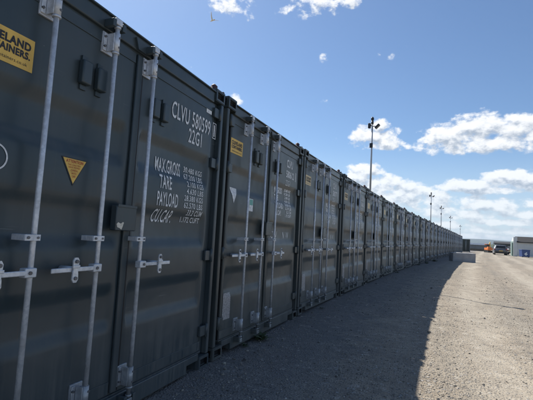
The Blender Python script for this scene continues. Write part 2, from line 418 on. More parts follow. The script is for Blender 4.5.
def leaf(xa, xb):
    B = bmesh.new()
    a, b = (X0 + .045, 1.155) if xa < 1 else (1.265, X1 - .045)
    gx = [xa, *[a + .05 * q / 5 for q in range(6)], *[b - .05 + .05 * q / 5 for q in range(6)], xb]
    gzs = sorted({ZB, ZT, *BREAKS})
    vs = [[B.verts.new((q, YD + REC * recess_z(zz + (1e-6 if 0 else 0)) * leaf_edges(q), zz)) for q in gx] for zz in gzs]
    for r0, r1 in zip(vs, vs[1:]):
        for k in range(len(gx) - 1): B.faces.new((r0[k], r0[k + 1], r1[k + 1], r1[k])).smooth = True
    # returns round the edge
    for (i, j) in ((0, 0), (len(gx) - 1, 0)):
        back = [B.verts.new((r[i].co.x, YD + .05, r[i].co.z)) for r in vs]
        for k in range(len(vs) - 1): B.faces.new((vs[k][i], vs[k + 1][i], back[k + 1], back[k]))
    me = bpy.data.meshes.new('door'); bmesh.ops.recalc_face_normals(B, faces=B.faces[:])
    B.to_mesh(me); B.free(); return me
def drape(b, lift):
    for zz in BREAKS:
        bmesh.ops.bisect_plane(b, geom=b.verts[:] + b.edges[:] + b.faces[:], plane_co=(0, 0, zz), plane_no=(0, 0, 1))
    for v in b.verts: v.co.y = door_y(v.co.x, v.co.z) - lift
FONT_CACHE = {}
def text_bm(b, s, x0, x1, z0, z1, slant=0., off=0.):
    """letters fitted to a rectangle in the x-z plane"""
    if (s, off) not in FONT_CACHE:
        cu = bpy.data.curves.new('t', 'FONT'); cu.body = s; cu.resolution_u = 3; cu.offset = off; cu.space_character = 1.08
        o = bpy.data.objects.new('t', cu); C.objects.link(o)
        dg = bpy.context.evaluated_depsgraph_get(); me = bpy.data.meshes.new_from_object(o.evaluated_get(dg))
        FONT_CACHE[(s, off)] = ([v.co[:2] for v in me.vertices], [list(p.vertices) for p in me.polygons])
        bpy.data.objects.remove(o); bpy.data.curves.remove(cu); bpy.data.meshes.remove(me)
    vs, fs = FONT_CACHE[(s, off)]
    ax = min(v[0] for v in vs); bx = max(v[0] for v in vs); az_ = min(v[1] for v in vs); bz = max(v[1] for v in vs)
    out = []
    for vx, vz in vs:
        zz = z0 + (vz - az_) / (bz - az_) * (z1 - z0); xx = x0 + (vx - ax) / (bx - ax) * (x1 - x0)
        out.append(b.verts.new((xx + slant * (zz - z0), 0, zz)))
    for f in fs:
        try: b.faces.new([out[i] for i in f])
        except ValueError: pass
def decal(name, draw, mat, parent, lift=.003, flat=None):
    b = bmesh.new(); draw(b)
    if flat is None: drape(b, lift)
    else:
        for v in b.verts: v.co.y = flat - lift
    me = bpy.data.meshes.new(name); b.to_mesh(me); b.free()
    return obj(name, me, mat, parent)
def rect(b, x0, x1, z0, z1):
    b.faces.new([b.verts.new(q) for q in ((x0, 0, z0), (x1, 0, z0), (x1, 0, z1), (x0, 0, z1))])

ROD_X = [.478, .905, 1.285]
ROD_Y = -.045
def casting(sx, z0, back=False):
    """corner casting with its oval hole sunk into the front and the side"""
    m = MB(); y0, y1 = (-.004, .158) if not back else (CL - .162, CL)
    xa, xb = (0, .178) if sx == 0 else (CW - .178, CW)
    m.box(xa, xb, y0, y1, z0, z0 + .118)
    b = m.b; b.faces.ensure_lookup_table(); b.normal_update()
    for f in list(b.faces):
        c = f.calc_center_median(); n = f.normal
        front = n.y < -.9 and not back; rear = n.y > .9 and back; side = (n.x < -.9 and sx == 0) or (n.x > .9 and sx == 1); top = n.z > .9 and z0 > 1
        if front or rear or side or top:
            r = bmesh.ops.inset_region(b, faces=[f], thickness=.028, use_even_offset=True)
            e = bmesh.ops.extrude_discrete_faces(b, faces=[f])['faces'][0]
            bmesh.ops.translate(b, verts=e.verts[:], vec=-n * .03)
            e.material_index = 1
            for ed in e.edges:
                for lf in ed.link_faces: lf.material_index = 1
    es = [e for e in b.edges if e.is_manifold and e.calc_face_angle(0) > 1.2 and e.calc_length() > .1]
    bmesh.ops.bevel(b, geom=es, offset=.006, segments=2, affect='EDGES')
    return m

def corrugated(x, y0, y1, z0, z1, dirx, pitch=.278, depth=.034):
    b = bmesh.new(); pts = []; yy = y0; k = 0
    seq = [(0, 0), (.072, 0), (.14, 1), (.21, 1)]
    while yy < y1:
        for s_, d in seq:
            q = yy + s_
            if q < y1: pts.append((q, d))
        yy += pitch
    pts.append((y1, 0))
    A = [b.verts.new((x + dirx * depth * d, q, z0)) for q, d in pts]; B = [b.verts.new((x + dirx * depth * d, q, z1)) for q, d in pts]
    for k in range(len(pts) - 1): b.faces.new((A[k], A[k + 1], B[k + 1], B[k]))
    me = bpy.data.meshes.new('side_wall'); b.to_mesh(me); b.free(); return me

def make_container():
    root = empty('shipping_container')
    # front frame: posts, header, sill, one welded steel piece
    f = MB()
    for sx in (0, 1):
        a = lambda u, v: (u, v) if sx == 0 else (CW - v, CW - u)
        xa, xb = a(.004, .052); f.box(xa, xb, .004, .15, .121, CH - .121, .008)
        xa, xb = a(.0525, .128); f.box(xa, xb, .055, .14, .121, CH - .121, .006)
    f.box(.180, CW - .180, .012, .12, ZT + .012, CH - .045, .008)       # header
    f.box(.1285, CW - .1285, .035, .10, ZT + .001, ZT + .0115)
    f.box(.180, CW - .180, -.004, .07, CH - .0445, CH - .034, .003)     # rain gutter lip
    f.box(.36, CW - .36, .006, .12, .028, ZB - .012, .006)              # sill
    for xa, xb in ((.1785, .3595), (CW - .3595, CW - .1785)): f.box(xa, xb, .0065, .12, .095, ZB - .012, .004)
    f.box(.1285, CW - .1285, .02, .12, ZB - .0115, ZB - .001)
    for s_ in (0, 1):                                                   # bottom and top side rails, rear posts
        a = lambda u, v: (u, v) if s_ == 0 else (CW - v, CW - u)
        xa, xb = a(.008, .06); f.box(xa, xb, .16, CL - .164, .02, .17); f.box(xa, xb, .16, CL - .164, CH - .08, CH - .038)
        xa, xb = a(.004, .12); f.box(xa, xb, CL - .12, CL - .004, .121, CH - .121)
    f.box(.18, CW - .18, CL - .1, CL - .01, .02, .16); f.box(.18, CW - .18, CL - .1, CL - .01, CH - .12, CH - .012)
    # cam keepers above and below each rod, welded to header and sill
    for rx in ROD_X:
        for z0_, z1_ in ((2.452, 2.50), (.098, .145)):
            f.box(rx - .055, rx - .028, -.062, .0115, z0_, z1_, .003); f.box(rx + .028, rx + .055, -.062, .0115, z0_, z1_, .003)
    f.build('frame', PAINT, root)
    for sx in (0, 1):
        casting(sx, 0).build('corner_casting', [PAINT, INNER], root); casting(sx, CH - .118).build('corner_casting', [PAINT, INNER], root)
        casting(sx, 0, True).build('corner_casting', [PAINT, INNER], root); casting(sx, CH - .118, True).build('corner_casting', [PAINT, INNER], root)
    obj('side_wall', corrugated(.012, .15, CL - .12, .17, CH - .08, 1), PAINT, root)
    obj('side_wall', corrugated(CW - .012, .15, CL - .12, .17, CH - .08, -1), PAINT, root)
    r = MB(); r.box(.06, CW - .06, .12, CL - .1, CH - .07, CH - .050);
    for k in range(20): r.box(.1, CW - .1, .3 + k * .28, .40 + k * .28, CH - .050, CH - .036, .004)
    r.build('roof', PAINT, root)
    a = MB(); a.tube([(CW - .09, .08, CH - .01), (CW - .09, .08, CH + .012), (CW - .09, .08, CH + .020), (CW - .09, .08, CH + .055), (CW - .09, .08, CH + .075)], [.035, .045, .032, .034, .012], 10)
    a.box(CW - .075, CW + .085, .055, .115, CH + .001, CH + .020, .004); a.box(CW + .05, CW + .08, .05, .12, CH + .0205, CH + .05, .006); a.build('twist_lock', REDOX, root)
    r = MB(); r.box(.12, CW - .12, CL - .06, CL - .03, .16, CH - .12)
    for k in range(8): r.box(.2 + k * .27, .32 + k * .27, CL - .03, CL - .008, .2, CH - .16, .004)
    r.build('rear_wall', PAINT, root)
    r = MB(); r.box(.06, CW - .06, .12, CL - .1, .13, .16); r.build('floor', INNER, root)
    # door leaves
    L = obj('door', leaf(X0 + .006, 1.212), PAINT, root); Rr = obj('door', leaf(1.219, X1 - .006), PAINT, root)
    gk = MB()
    gk.box(X0 - .004, X0 + .0055, .034, .06, ZB, ZT); gk.box(X0 + .0055, 1.2125, .034, .06, ZT + .0002, ZT + .0009)
    gk.build('gasket', RUBBER, L)
    gk = MB(); gk.box(X1 - .0055, X1 + .004, .034, .06, ZB, ZT); gk.box(1.2125, 1.2185, .036, .06, ZB, ZT); gk.build('gasket', RUBBER, Rr)
    a = MB(); a.box(1.178, 1.232, .012, YD - .0005, ZB + .01, ZT - .01, .005); a.box(1.232, 1.250, .018, YD - .0005, ZB + .01, ZT - .01, .003, 1); a.build('meeting_strip', [PAINT, RUBBER], L)
    a = MB(); a.box(1.045, 1.235, -.035, .012, 1.215, 1.375, .006); a.box(1.05, 1.23, -.040, -.0355, 1.365, 1.382, .001); a.build('lock_box', PAINT, root)
    a = MB(); a.prism([(1.155, 2.448), (1.255, 2.448), (1.285, 2.52), (1.125, 2.52)], -.006, .0115); a.build('gusset_plate', PAINT, root)
    # edge frame bars welded round each leaf
    for par, xa, xb in ((L, X0 + .008, 1.170), (Rr, 1.255, X1 - .008)):
        for z_, zz_ in ((ZB + .008, ZB + .085), (ZT - .075, ZT - .006)):
            a = MB(); a.box(xa, xb, YD - .006, YD - .0005, z_, zz_, .002); a.build('edge_bar', PAINT, par)
    # hinges
    for sx, par in ((0, L), (1, Rr)):
        for zz in (.34, 1.02, 1.88, 2.36):
            a = MB(); fx = (lambda u, v: (u, v)) if sx == 0 else (lambda u, v: (CW - v, CW - u))
            xa, xb = fx(.062, .172); a.box(xa, xb, .004, YD - .001, zz - .045, zz + .045, .004)
            xc = .075 if sx == 0 else CW - .075
            a.tube([(xc, .002, zz - .06), (xc, .002, zz + .06)], .014, 10)
            a.build('hinge', PAINT, par)
    # ventilators
    for par, vx in ((L, .745), (L, .862), (Rr, 1.40), (Rr, 1.515)):
        a = MB(); a.box(vx - .036, vx + .036, -.012, YD - .0005, 2.045, 2.185, .010)
        a.box(vx - .022, vx + .022, .018, YD - .0006, 2.186, 2.215, .002); a.box(vx - .022, vx + .022, .018, YD - .0006, 2.015, 2.044, .002)
        a.build('vent', PAINT, par)
    # locking rods
    for k, rx in enumerate(ROD_X):
        m_ = MB(); m_.tube([(rx, ROD_Y, .13), (rx, ROD_Y, 2.47)], .0135, 14)
        m_.tube([(rx, ROD_Y, 2.455), (rx, ROD_Y, 2.468)], .020, 12); m_.tube([(rx, ROD_Y, .135), (rx, ROD_Y, .148)], .020, 12)
        m_.box(rx - .030, rx + .026, ROD_Y - .016, ROD_Y + .026, 2.475, 2.515, .006); m_.box(rx - .026, rx + .026, ROD_Y - .016, ROD_Y + .026, .085, .125, .006)
        rod = m_.build('locking_rod', STEEL, root)
        for z0_, z1_ in ((2.305, 2.425), (.20, .325)):                # end guides: sleeve and bolted plate
            q = MB(); q.tube([(rx, ROD_Y, z0_), (rx, ROD_Y, z1_)], .0195, 16)
            q.box(rx - .048, rx - .0228, .006, .016, z0_ + .004, z1_ - .004, .003)
            q.box(rx - .0228, rx - .0165, ROD_Y, .0065, z0_ + .004, z1_ - .004, .002)
            q.box(rx + .0228, rx + .036, .006, .016, z0_ + .02, z1_ - .02, .003); q.box(rx + .0165, rx + .0228, ROD_Y, .0065, z0_ + .02, z1_ - .02, .002)
            q.box(rx - .050, rx + .038, .0162, YD - .0005, z0_ - .004, z1_ + .004, .002)
            for zz in (z0_ + .03, z1_ - .03):
                q.tube([(rx - .042, .0075, zz), (rx - .042, -.004, zz)], .007, 8, 1); q.tube([(rx + .004, ROD_Y - .018, zz), (rx + .004, ROD_Y - .023, zz)], .007, 8, 1)
            q.tube([(rx, ROD_Y, z0_ - .012), (rx, ROD_Y, z0_ - .001)], .022, 14)
            q.build('rod_guide', [STEEL, BOLT], rod)
        q = MB(); zz = 1.165                                            # middle guide strap
        q.box(rx - .062, rx + .022, -.066, -.062, zz - .015, zz + .015, .001); q.box(rx - .062, rx - .022, -.0615, YD - .001, zz - .015, zz + .015, .003)
        q.box(rx + .015, rx + .022, -.0615, YD - .001, zz - .015, zz + .015, .002)
        q.tube([(rx - .045, -.066, zz), (rx - .045, -.072, zz)], .007, 8, 1); q.tube([(rx + .008, -.066, zz), (rx + .008, -.071, zz)], .006, 8, 1)
        q.build('rod_guide', [STEEL, BOLT], rod)
        s_ = 1 if k == 2 else -1; zz = .995                             # handle
        fx = (lambda u, v: (rx + u, rx + v)) if s_ == 1 else (lambda u, v: (rx - v, rx - u))
        q = MB(); xa, xb = fx(-.017, .045); q.box(xa, xb, -.072, -.026, zz - .023, zz + .023, .005)
        xa, xb = fx(.040, .325); q.box(xa, xb, -.070, -.060, zz - .0125, zz + .0125, .004)
        q.tube([(rx + s_ * .02, -.072, zz), (rx + s_ * .02, -.078, zz)], .009, 8, 1)
        q.build('handle', [STEEL, BOLT], rod)
        hx = rx + s_ * .185; q = MB()                                   # retainer the bar drops into
        q.tube([(hx, YD - .001, zz), (hx, -.058, zz)], .017, 10)
        q.prism([(hx - .010, zz - .068), (hx + .010, zz - .068), (hx + .020, zz - .052), (hx + .018, zz - .02), (hx + .013, zz), (hx + .018, zz + .02), (hx + .020, zz + .050), (hx + .010, zz + .066), (hx - .010, zz + .066), (hx - .020, zz + .050), (hx - .018, zz + .02), (hx - .013, zz), (hx - .018, zz - .02), (hx - .020, zz - .052)], -.084, -.076)
        q.tube([(hx, -.084, zz + .045), (hx, -.094, zz + .045)], .010, 8, 1); q.tube([(hx, -.084, zz - .045), (hx, -.092, zz - .045)], .010, 8, 1)
        q.box(hx - .024, hx + .024, -.090, -.0845, zz + .010, zz + .026, .003)
        q.build('handle_retainer', [STEEL, BOLT], rod)
    return root
proto = make_container(); index_children()
DOORS = None

def box_outline(b, x0, x1, z0, z1, w_):
    rect(b, x0, x1, z0, z0 + w_); rect(b, x0, x1, z1 - w_, z1); rect(b, x0, x0 + w_, z0 + w_, z1 - w_); rect(b, x1 - w_, x1, z0 + w_, z1 - w_)
def sticker(par, x0=.112, x1=.430, z0=1.985, z1=2.150, mat=None, text=True):
    s_ = decal('company_sticker', lambda b: rect(b, x0, x1, z0, z1), mat or YELLOW, par)
    if text:
        def lt(b):
            h = z1 - z0; text_bm(b, 'CLEVELAND', x0 + .018, x1 - .018, z0 + h * .60, z0 + h * .86, off=.045); text_bm(b, 'CONTAINERS.', x0 + .018, x1 - .018, z0 + h * .33, z0 + h * .56, off=.045)
            text_bm(b, 'clevelandcontainers.co.uk', x0 + .03, x1 - .03, z0 + h * .12, z0 + h * .22)
        decal('sticker_lettering', lt, INK, s_, .0042)
ROWS = ['30.480 KGS', '67.200 LBS', '2.100 KGS', '4.630 LBS', '28.380 KGS', '62.570 LBS', '33.2 CUM', '1.172 CUFT']
def marks_first(par):
    decal('serial_number', lambda b: (text_bm(b, 'CLVU 580599', 1.625, 2.235, 2.122, 2.258, off=.01), text_bm(b, '1', 2.303, 2.322, 2.135, 2.245, off=.01), box_outline(b, 2.280, 2.345, 2.115, 2.265, .006)) , WHITE, par, .004, None)
    decal('size_code', lambda b: text_bm(b, '22G1', 1.885, 2.100, 1.982, 2.105, off=.01), WHITE, par)
    def wt(b):
        text_bm(b, 'MAX.GROSS', 1.505, 1.835, 1.675, 1.785, off=.015); text_bm(b, 'TARE', 1.54, 1.70, 1.550, 1.655, off=.015)
        text_bm(b, 'PAYLOAD', 1.525, 1.80, 1.415, 1.525, off=.015); text_bm(b, 'CU.CAP.', 1.495, 1.75, 1.290, 1.390, .25, off=.01)
        for i, s_ in enumerate(ROWS):
            zz = 1.775 - i * .0605
            text_bm(b, s_, 2.190 - .030 * len(s_), 2.190, zz - .047, zz, .2 if i == 6 else 0, off=.01)
    decal('weight_table', wt, WHITE, par)
    decal('country_plate', lambda b: rect(b, 2.150, 2.245, 2.325, 2.368), WHITE, par)
def marks_other(par, num, lower=True):
    decal('serial_number', lambda b: (text_bm(b, 'CLVU', 1.80, 2.04, 2.185, 2.300, off=.03), text_bm(b, num, 1.79, 2.10, 2.040, 2.145, off=.03), text_bm(b, '1', 2.172, 2.185, 2.045, 2.140), box_outline(b, 2.155, 2.205, 2.030, 2.155, .006)), WHITE, par)
    decal('size_code', lambda b: text_bm(b, '22G1', 1.78, 1.96, 1.925, 2.005), WHITE, par)
    def wt(b):
        text_bm(b, 'MAX.GROSS', 1.44, 1.72, 1.790, 1.875, off=.04); text_bm(b, 'TARE', 1.45, 1.60, 1.690, 1.765, off=.04)
        text_bm(b, 'PAYLOAD', 1.44, 1.72, 1.585, 1.665, off=.04); text_bm(b, 'CU.CAP.', 1.44, 1.66, 1.490, 1.560, off=.04)
        for i, s_ in enumerate(ROWS):
            zz = 1.878 - i * .051
            text_bm(b, s_, 2.06 - .025 * len(s_), 2.06, zz - .040, zz, off=.04)
    decal('weight_table', wt, WHITE, par)
    if lower: decal('lower_code', lambda b: (text_bm(b, 'CLV', 1.40, 1.62, 1.18, 1.275), text_bm(b, 'N W', 1.83, 2.06, 1.18, 1.275)), WHITE, par)
def tri(b, x0, x1, z1, z0): b.faces.new([b.verts.new(q) for q in (((x0 + x1) / 2, 0, z0), (x1, 0, z1), (x0, 0, z1))])

def parts(root, name): return [o for o in KIDS[root.name] if o.name.split('.')[0] == name]
NC = 27; PITCH = 2.5126
COL = [(.028, .047, .057), (.043, .056, .057), (.072, .086, .087), (.062, .073, .073), (.074, .085, .086)]
ORD = ['nearest', 'second', 'third', 'fourth', 'fifth', 'sixth', 'seventh', 'eighth', 'ninth', 'tenth', 'eleventh', 'twelfth', 'thirteenth', 'fourteenth', 'fifteenth', 'sixteenth', 'seventeenth', 'eighteenth', 'nineteenth', 'twentieth', 'twenty-first', 'twenty-second', 'twenty-third', 'twenty-fourth', 'twenty-fifth', 'twenty-sixth', 'last']
LAB = {0: 'dark blue-grey container nearest the camera, numbered 580599, with a yellow attention triangle',
       1: 'dark slate container with a white triangle, second from the camera, weeds at its sill',
       2: 'grey container third from the camera with a cream sticker and pale lower plate',
       3: 'grey container fourth from the camera, just before the tallest lamp pole',
       4: 'grey container fifth from the camera, just past the tallest lamp pole',
       26: 'last container at the far end of the long row, beside the dark green one'}
CONT = []; k_ = 1.
rs = random.Random(11)
for n in range(NC):
    r = proto if n == 0 else copy_tree(proto)
    ya = n * PITCH; yb = ya + PITCH
    A = Vector((row_x(ya), ya, 0)); Bv = Vector((row_x(yb), yb, 0)); ang = math.atan2((Bv - A).y, (Bv - A).x)
    jit = 0 if n < 2 else rs.uniform(-.02, .02)
    off = .035
    t_ = (Bv - A).normalized(); nrm = Vector((t_.y, -t_.x, 0))
    loc = A + t_ * off + nrm * jit; loc.z = g0(ya + 1.2) - .004 + (0 if n < 2 else rs.uniform(-.008, .012))
    r.location = loc; r.rotation_euler = (0, 0, ang)
    CONT.append(r)
    tag(r, LAB.get(n, 'grey shipping container, %s in the row counting from the camera' % ORD[n]), 'shipping container', 'shipping containers standing side by side in the row')
for n, r in enumerate(CONT):
    c = COL[n] if n < 5 else tuple(q * k_ * j_ for q, j_ in zip(COL[4], (rs.uniform(.9, 1.1), 1, rs.uniform(.9, 1.12)))); k_ = rs.uniform(.65, 1.3)
    for ch in KIDS[r.name]:
        ch.color = (*c, 1)
        for g_ in KIDS.get(ch.name, []): g_.color = (*c, 1)
    doors = sorted(parts(r, 'door'), key=lambda o: min(v.co.x for v in o.data.vertices))
    L, Rr = doors
    if n == 0:
        sticker(L); marks_first(Rr)
        tg = decal('attention_triangle', lambda b: tri(b, .655, .835, 1.612, 1.455), INK, L)
        s2 = decal('triangle_face', lambda b: tri(b, .664, .826, 1.607, 1.468), YELLOW, tg, .004)
        decal('triangle_lettering', lambda b: (text_bm(b, 'ATTENTION', .685, .805, 1.584, 1.602, off=.02), text_bm(b, 'THE LOAD MAY', .70, .79, 1.568, 1.578), text_bm(b, 'HAVE MOVED', .706, .784, 1.554, 1.564), text_bm(b, 'OPEN', .722, .768, 1.536, 1.548), text_bm(b, 'WITH', .728, .762, 1.520, 1.531), text_bm(b, 'CARE', .732, .758, 1.503, 1.515)), REDINK, tg, .0052)
        def ring(b):
            N = 40
            for k in range(N):
                a0, a1 = 2 * math.pi * k / N, 2 * math.pi * (k + 1) / N
                b.faces.new([b.verts.new((.290 + q * math.cos(a), 0, 1.535 + q * math.sin(a))) for q, a in ((.058, a0), (.066, a0), (.066, a1), (.058, a1))])
        decal('ring_mark', ring, WHITE, L)
        lb = parts(r, 'lock_box')[0]
        decal('torn_label', lambda b: b.faces.new([b.verts.new((1.05 + a * .75, 0, 1.222 + c_ * .75)) for a, c_ in ((.0, .045), (.018, .062), (.05, .050), (.075, .066), (.088, .060), (.070, .012), (.062, .0), (.04, .012), (.01, .02))]), TORN, lb, .002, -.035)
        tag(L, 'left door with yellow sticker and attention triangle'); tag(Rr, 'right door lettered CLVU 580599 22G1')
    elif n <= 12:
        sticker(L, .15, .42, 2.05, 2.205, YELLOW if n == 1 else CREAM, n <= 3)
        marks_other(Rr, ['', '580612', '580577', '580633', '580541', '580604', '580618', '580590', '580625', '580553', '580639', '580587', '580610'][n] if n < 13 else '580600', n < 4)
        if n == 1: decal('warning_triangle', lambda b: tri(b, .200, .375, 1.695, 1.535), WHITE, L)
        if n in (1, 2):
            q = decal('service_label', lambda b: rect(b, .66, .76, 1.48, 1.622), WHITE, L)
            decal('label_field', lambda b: rect(b, .668, .752, 1.55, 1.614), GREENV, q, .004)
        if n in (1, 2, 3, 4, 6, 9): decal('data_plate', lambda b: rect(b, .185, .345, .345, .61), PLATE, L, .004)
index_children()

# ------------------------------------------------------------------ lamp poles bolted to the top rails of some containers
def make_pole():
    r = empty('lamp_pole')
    m_ = MB(); m_.tube([(0, 0, 0), (0, 0, .9), (0, 0, 1.81)], [.027, .025, .021], 12); m_.box(-.07, .07, -.05, .05, 0, .012, .003); m_.build('pole', POLE, r)
    m_ = MB(); m_.tube([(0, 0, 1.75), (0, 0, 1.83)], .035, 12); m_.tube([(0, 0, 1.84), (0, 0, 1.87), (0, 0, 1.91), (0, 0, 1.94)], [.028, .045, .042, .015], 14); m_.build('dome_camera', DARK, r)
    m_ = MB(); m_.box(-.12, -.05, -.04, .04, 1.65, 1.78, .012); m_.box(-.05, -.02, -.012, .012, 1.70, 1.73); m_.build('speaker_box', DARK, r)
    m_ = MB(); m_.tube([(.02, 0, 1.69), (.09, 0, 1.69)], .010, 8); mt = Matrix.Translation((.15, 0, 1.68)) @ Matrix.Rotation(R(-38), 4, 'Y')
    m_.box(-.075, .075, -.05, .05, -.025, .022, .006, 0, mt); m_.box(-.065, .065, -.042, .042, -.030, -.0252, 0, 1, mt); m_.build('floodlight', [DARK, GREYM], r)
    m_ = MB(); m_.box(-.045, .045, -.06, -.028, 1.13, 1.25, .006); m_.build('junction_box', DARK, r)
    return r
pole0 = make_pole(); index_children()
PL = [(4, 4.76, 'tall slim lamp pole nearest the camera, standing on a grey container'), (11, 4.62, 'second nearest lamp pole with a floodlight, above the middle of the container row'), (14, 4.38, 'third nearest slim lamp pole on the container row'), (18, 4.2, 'fourth lamp pole from the camera, small above the far containers'), (25, 4.12, 'farthest and faintest lamp pole near the end of the container row')]
for i, (n, h, lab) in enumerate(PL):
    r = pole0 if i == 0 else copy_tree(pole0)
    y_ = (n + .25) * PITCH; sl = (row_x(y_ + .5) - row_x(y_ - .5)); t_ = Vector((sl, 1, 0)).normalized()
    pos = Vector((row_x(y_), y_, g0(y_))) - Vector((t_.y, -t_.x, 0)) * .065
    pos.z += 2.552; r.location = pos; r.scale = (1, 1, (h - 2.552) / 1.94); r.rotation_euler = (0, 0, R(-15))
    tag(r, lab, 'lamp pole', 'lamp poles along the container row')

# ------------------------------------------------------------------ concrete block, weeds
def wonky_box(name, L_, W_, H_, mat, bev=.03):
    m_ = MB(); m_.box(-L_ / 2, L_ / 2, -W_ / 2, W_ / 2, -.05, H_, bev)
    bmesh.ops.subdivide_edges(m_.b, edges=[e for e in m_.b.edges if e.calc_length() > .3], cuts=5, use_grid_fill=True)
    for v in m_.b.verts: v.co += Vector([.028 * noise.noise(v.co * 4 + Vector((i * 9, 0, 0))) for i in range(3)])
    return m_.build(name, mat)
cb = wonky_box('concrete_block', 1.5, .75, .60, CONC); cb.location = (5.32, 29.6, g0(29.5)); cb.rotation_euler = (0, 0, R(14))
tag(cb, 'long low grey concrete block lying across the end of the shadow', 'concrete block')

def weed(loc, size, nl, label, seed):
    rr = random.Random(seed); b = bmesh.new()
    for k in range(nl):
        a = rr.uniform(0, 6.283); le = size * rr.uniform(.5, 1.1); el_ = rr.uniform(.25, 1.3); wd = le * rr.uniform(.10, .2)
        d = Vector((math.cos(a), math.sin(a), 0)); s_ = Vector((-d.y, d.x, 0)); base = Vector((rr.gauss(0, size * .25), rr.gauss(0, size * .25), 0)); pv = None
        for q in range(5):
            t = q / 4; p = base + d * le * t * math.cos(el_ * (1 - .5 * t)) + Vector((0, 0, le * math.sin(el_) * t * (1 - .45 * t))); ww = wd * math.sin(math.pi * min(.97, .12 + t * .85))
            cur = (b.verts.new(p + s_ * ww + Vector((0, 0, ww * .3))), b.verts.new(p - s_ * ww + Vector((0, 0, ww * .3))))
            if pv: f = b.faces.new((pv[0], pv[1], cur[1], cur[0])); f.smooth = True
            pv = cur
    me = bpy.data.meshes.new('weed'); b.to_mesh(me); b.free(); o = obj('weed', me, LEAF); o.location = loc
    return tag(o, label, 'weed', 'weeds growing at the foot of the containers')
weed((.19, 3.55, g0(3.5)), .13, 46, 'leafy green weed growing against the sill of the second container', 3)
weed((.13, 3.20, g0(3.2)), .06, 22, 'tiny green weed just nearer than the leafy one, against the sill', 4)
weed((row_x(26.6) + .35, 26.6, g0(26.6)), .22, 50, 'low green weed at the foot of the row, near the concrete block', 5)
weed((row_x(23.5) + .25, 23.5, g0(23.5)), .15, 36, 'small green weed by the far containers, a little nearer than the block', 6)

for i_, (n_, sz, lab) in enumerate(((2.35, .05, 'tiny sparse weed at the sill of the third container'), (5.9, .09, 'small green tuft at the foot of the sixth container'), (8.4, .12, 'green tuft at the foot of the ninth container, in the shade'))):
    y_ = n_ * PITCH; weed((row_x(y_) + .12, y_, g0(y_)), sz, 22, lab, 20 + i_)

# ------------------------------------------------------------------ far yard
def oriented(name, loc, rz): return empty(name, loc, rz)
r = oriented('dark_container', (11.0, 79.3, 0), R(14))
m_ = MB(); m_.box(0, 1.32, .03, 5.9, .12, 2.3); 
for k in range(6): m_.box(.1 + k * .2, .2 + k * .2, .0, .03, .25, 2.1, .004)
m_.build('body', DKGREEN, r)
m_ = MB(); m_.box(-.05, 1.37, -.05, .029, 2.0, 2.35, .01); m_.box(-.05, .0, -.05, 5.9, 0, 2.0); m_.box(1.32, 1.42, -.05, .1, 0, 2.30, .01, 1); m_.build('frame', [DKGREEN, GREYM], r)
m_ = MB(); m_.tube([(.68, -.03, .15), (.68, -.03, 2.2)], .03, 8); m_.build('locking_rod', STEEL, r)
tag(r, 'dark green container standing apart just beyond the end of the row', 'shipping container')

r = oriented('storage_shed', (16.1, 111, 0), R(-9))
m_ = MB(); m_.box(0, 4.6, 0, 5, .55, 1.55)
for k in range(15): m_.box(.05 + k * .3, .2 + k * .3, -.04, 0, .6, 1.5)
m_.build('wall', GREYM, r)
m_ = MB(); m_.prism([(-.3, 1.52), (2.6, 1.95), (5.3, 1.52), (5.3, 1.46), (-.3, 1.46)], -.1, 4.7, 0, 'x'); m_.build('roof', SILVER, r)
m_ = MB(); m_.box(0, 4.6, -.06, 4.9, 0, .55); m_.build('base', BROWNM, r)
tag(r, 'low grey shed with brown base in the distance left of the excavator', 'shed')

r = oriented('long_barn', (23.4, 119, 0), R(-11))
m_ = MB(); m_.box(0, 13, 0, 8, 0, 2.25)
for k in range(26): m_.box(k * .5, k * .5 + .25, -.05, 0, .1, 2.2)
m_.build('wall', DKGREEN, r)
m_ = MB(); m_.prism([(-.4, 2.2), (4, 2.75), (8.4, 2.2), (8.4, 2.26 - .2), (-.4, 2.06)], -.3, 13.3, 0, 'x'); m_.build('roof', ROOFM, r)
tag(r, 'long dark low barn behind the parked cars', 'barn')

# site cabin
r = oriented('site_cabin', (16.35, 66.2, 0), R(-5))
m_ = MB(); m_.box(0, 7.2, 0, 2.9, .1, 2.15); 
for k in range(24): m_.box(.3 * k, .3 * k + .04, -.015, 0, .15, 2.1)
m_.prism([(0., 2.15), (1.45, 2.75), (2.9, 2.15)], 0, .12, 0, 'x')
m_.build('wall', WHITEP, r)
m_ = MB(); m_.prism([(-.30, 2.05), (1.45, 2.84), (3.20, 2.05), (3.20, 2.17), (1.45, 2.96), (-.30, 2.17)], .35, 7.5, 0, 'x'); m_.build('roof', ROOFM, r)
m_ = MB(); m_.box(-.08, 0, .05, 2.75, .05, 2.2); m_.box(-.25, -.08, .2, .26, .1, 2.0); m_.build('end_panel', GREENP, r)
m_ = MB(); m_.box(-.06, .42, -.10, -.02, .05, 2.85, .01); m_.build('corner_board', WHITEP, r)
m_ = MB(); m_.box(2.6, 7.2, -.03, -.016, .15, .85); m_.build('skirting', GREYM, r)
tag(r, 'white cabin with dark felt roof at the right edge of the yard', 'cabin')
r = oriented('blue_bin', (17.0, 63.3, 0), R(14))
m_ = MB(); m_.prism([(-.48, .12), (.48, .12), (.54, 1.0), (-.54, 1.0)], -.38, .38); m_.build('body', BLUE, r)
m_ = MB(); m_.box(-.57, .57, -.42, .42, 1.003, 1.09, .02); m_.build('lid', BLUE, r)
for sx in (-.4, .4):
    m_ = MB(); m_.tube([(sx - .03, -.3, .10), (sx + .03, -.3, .10)], .10, 12); m_.build('wheel', TYRE, r)
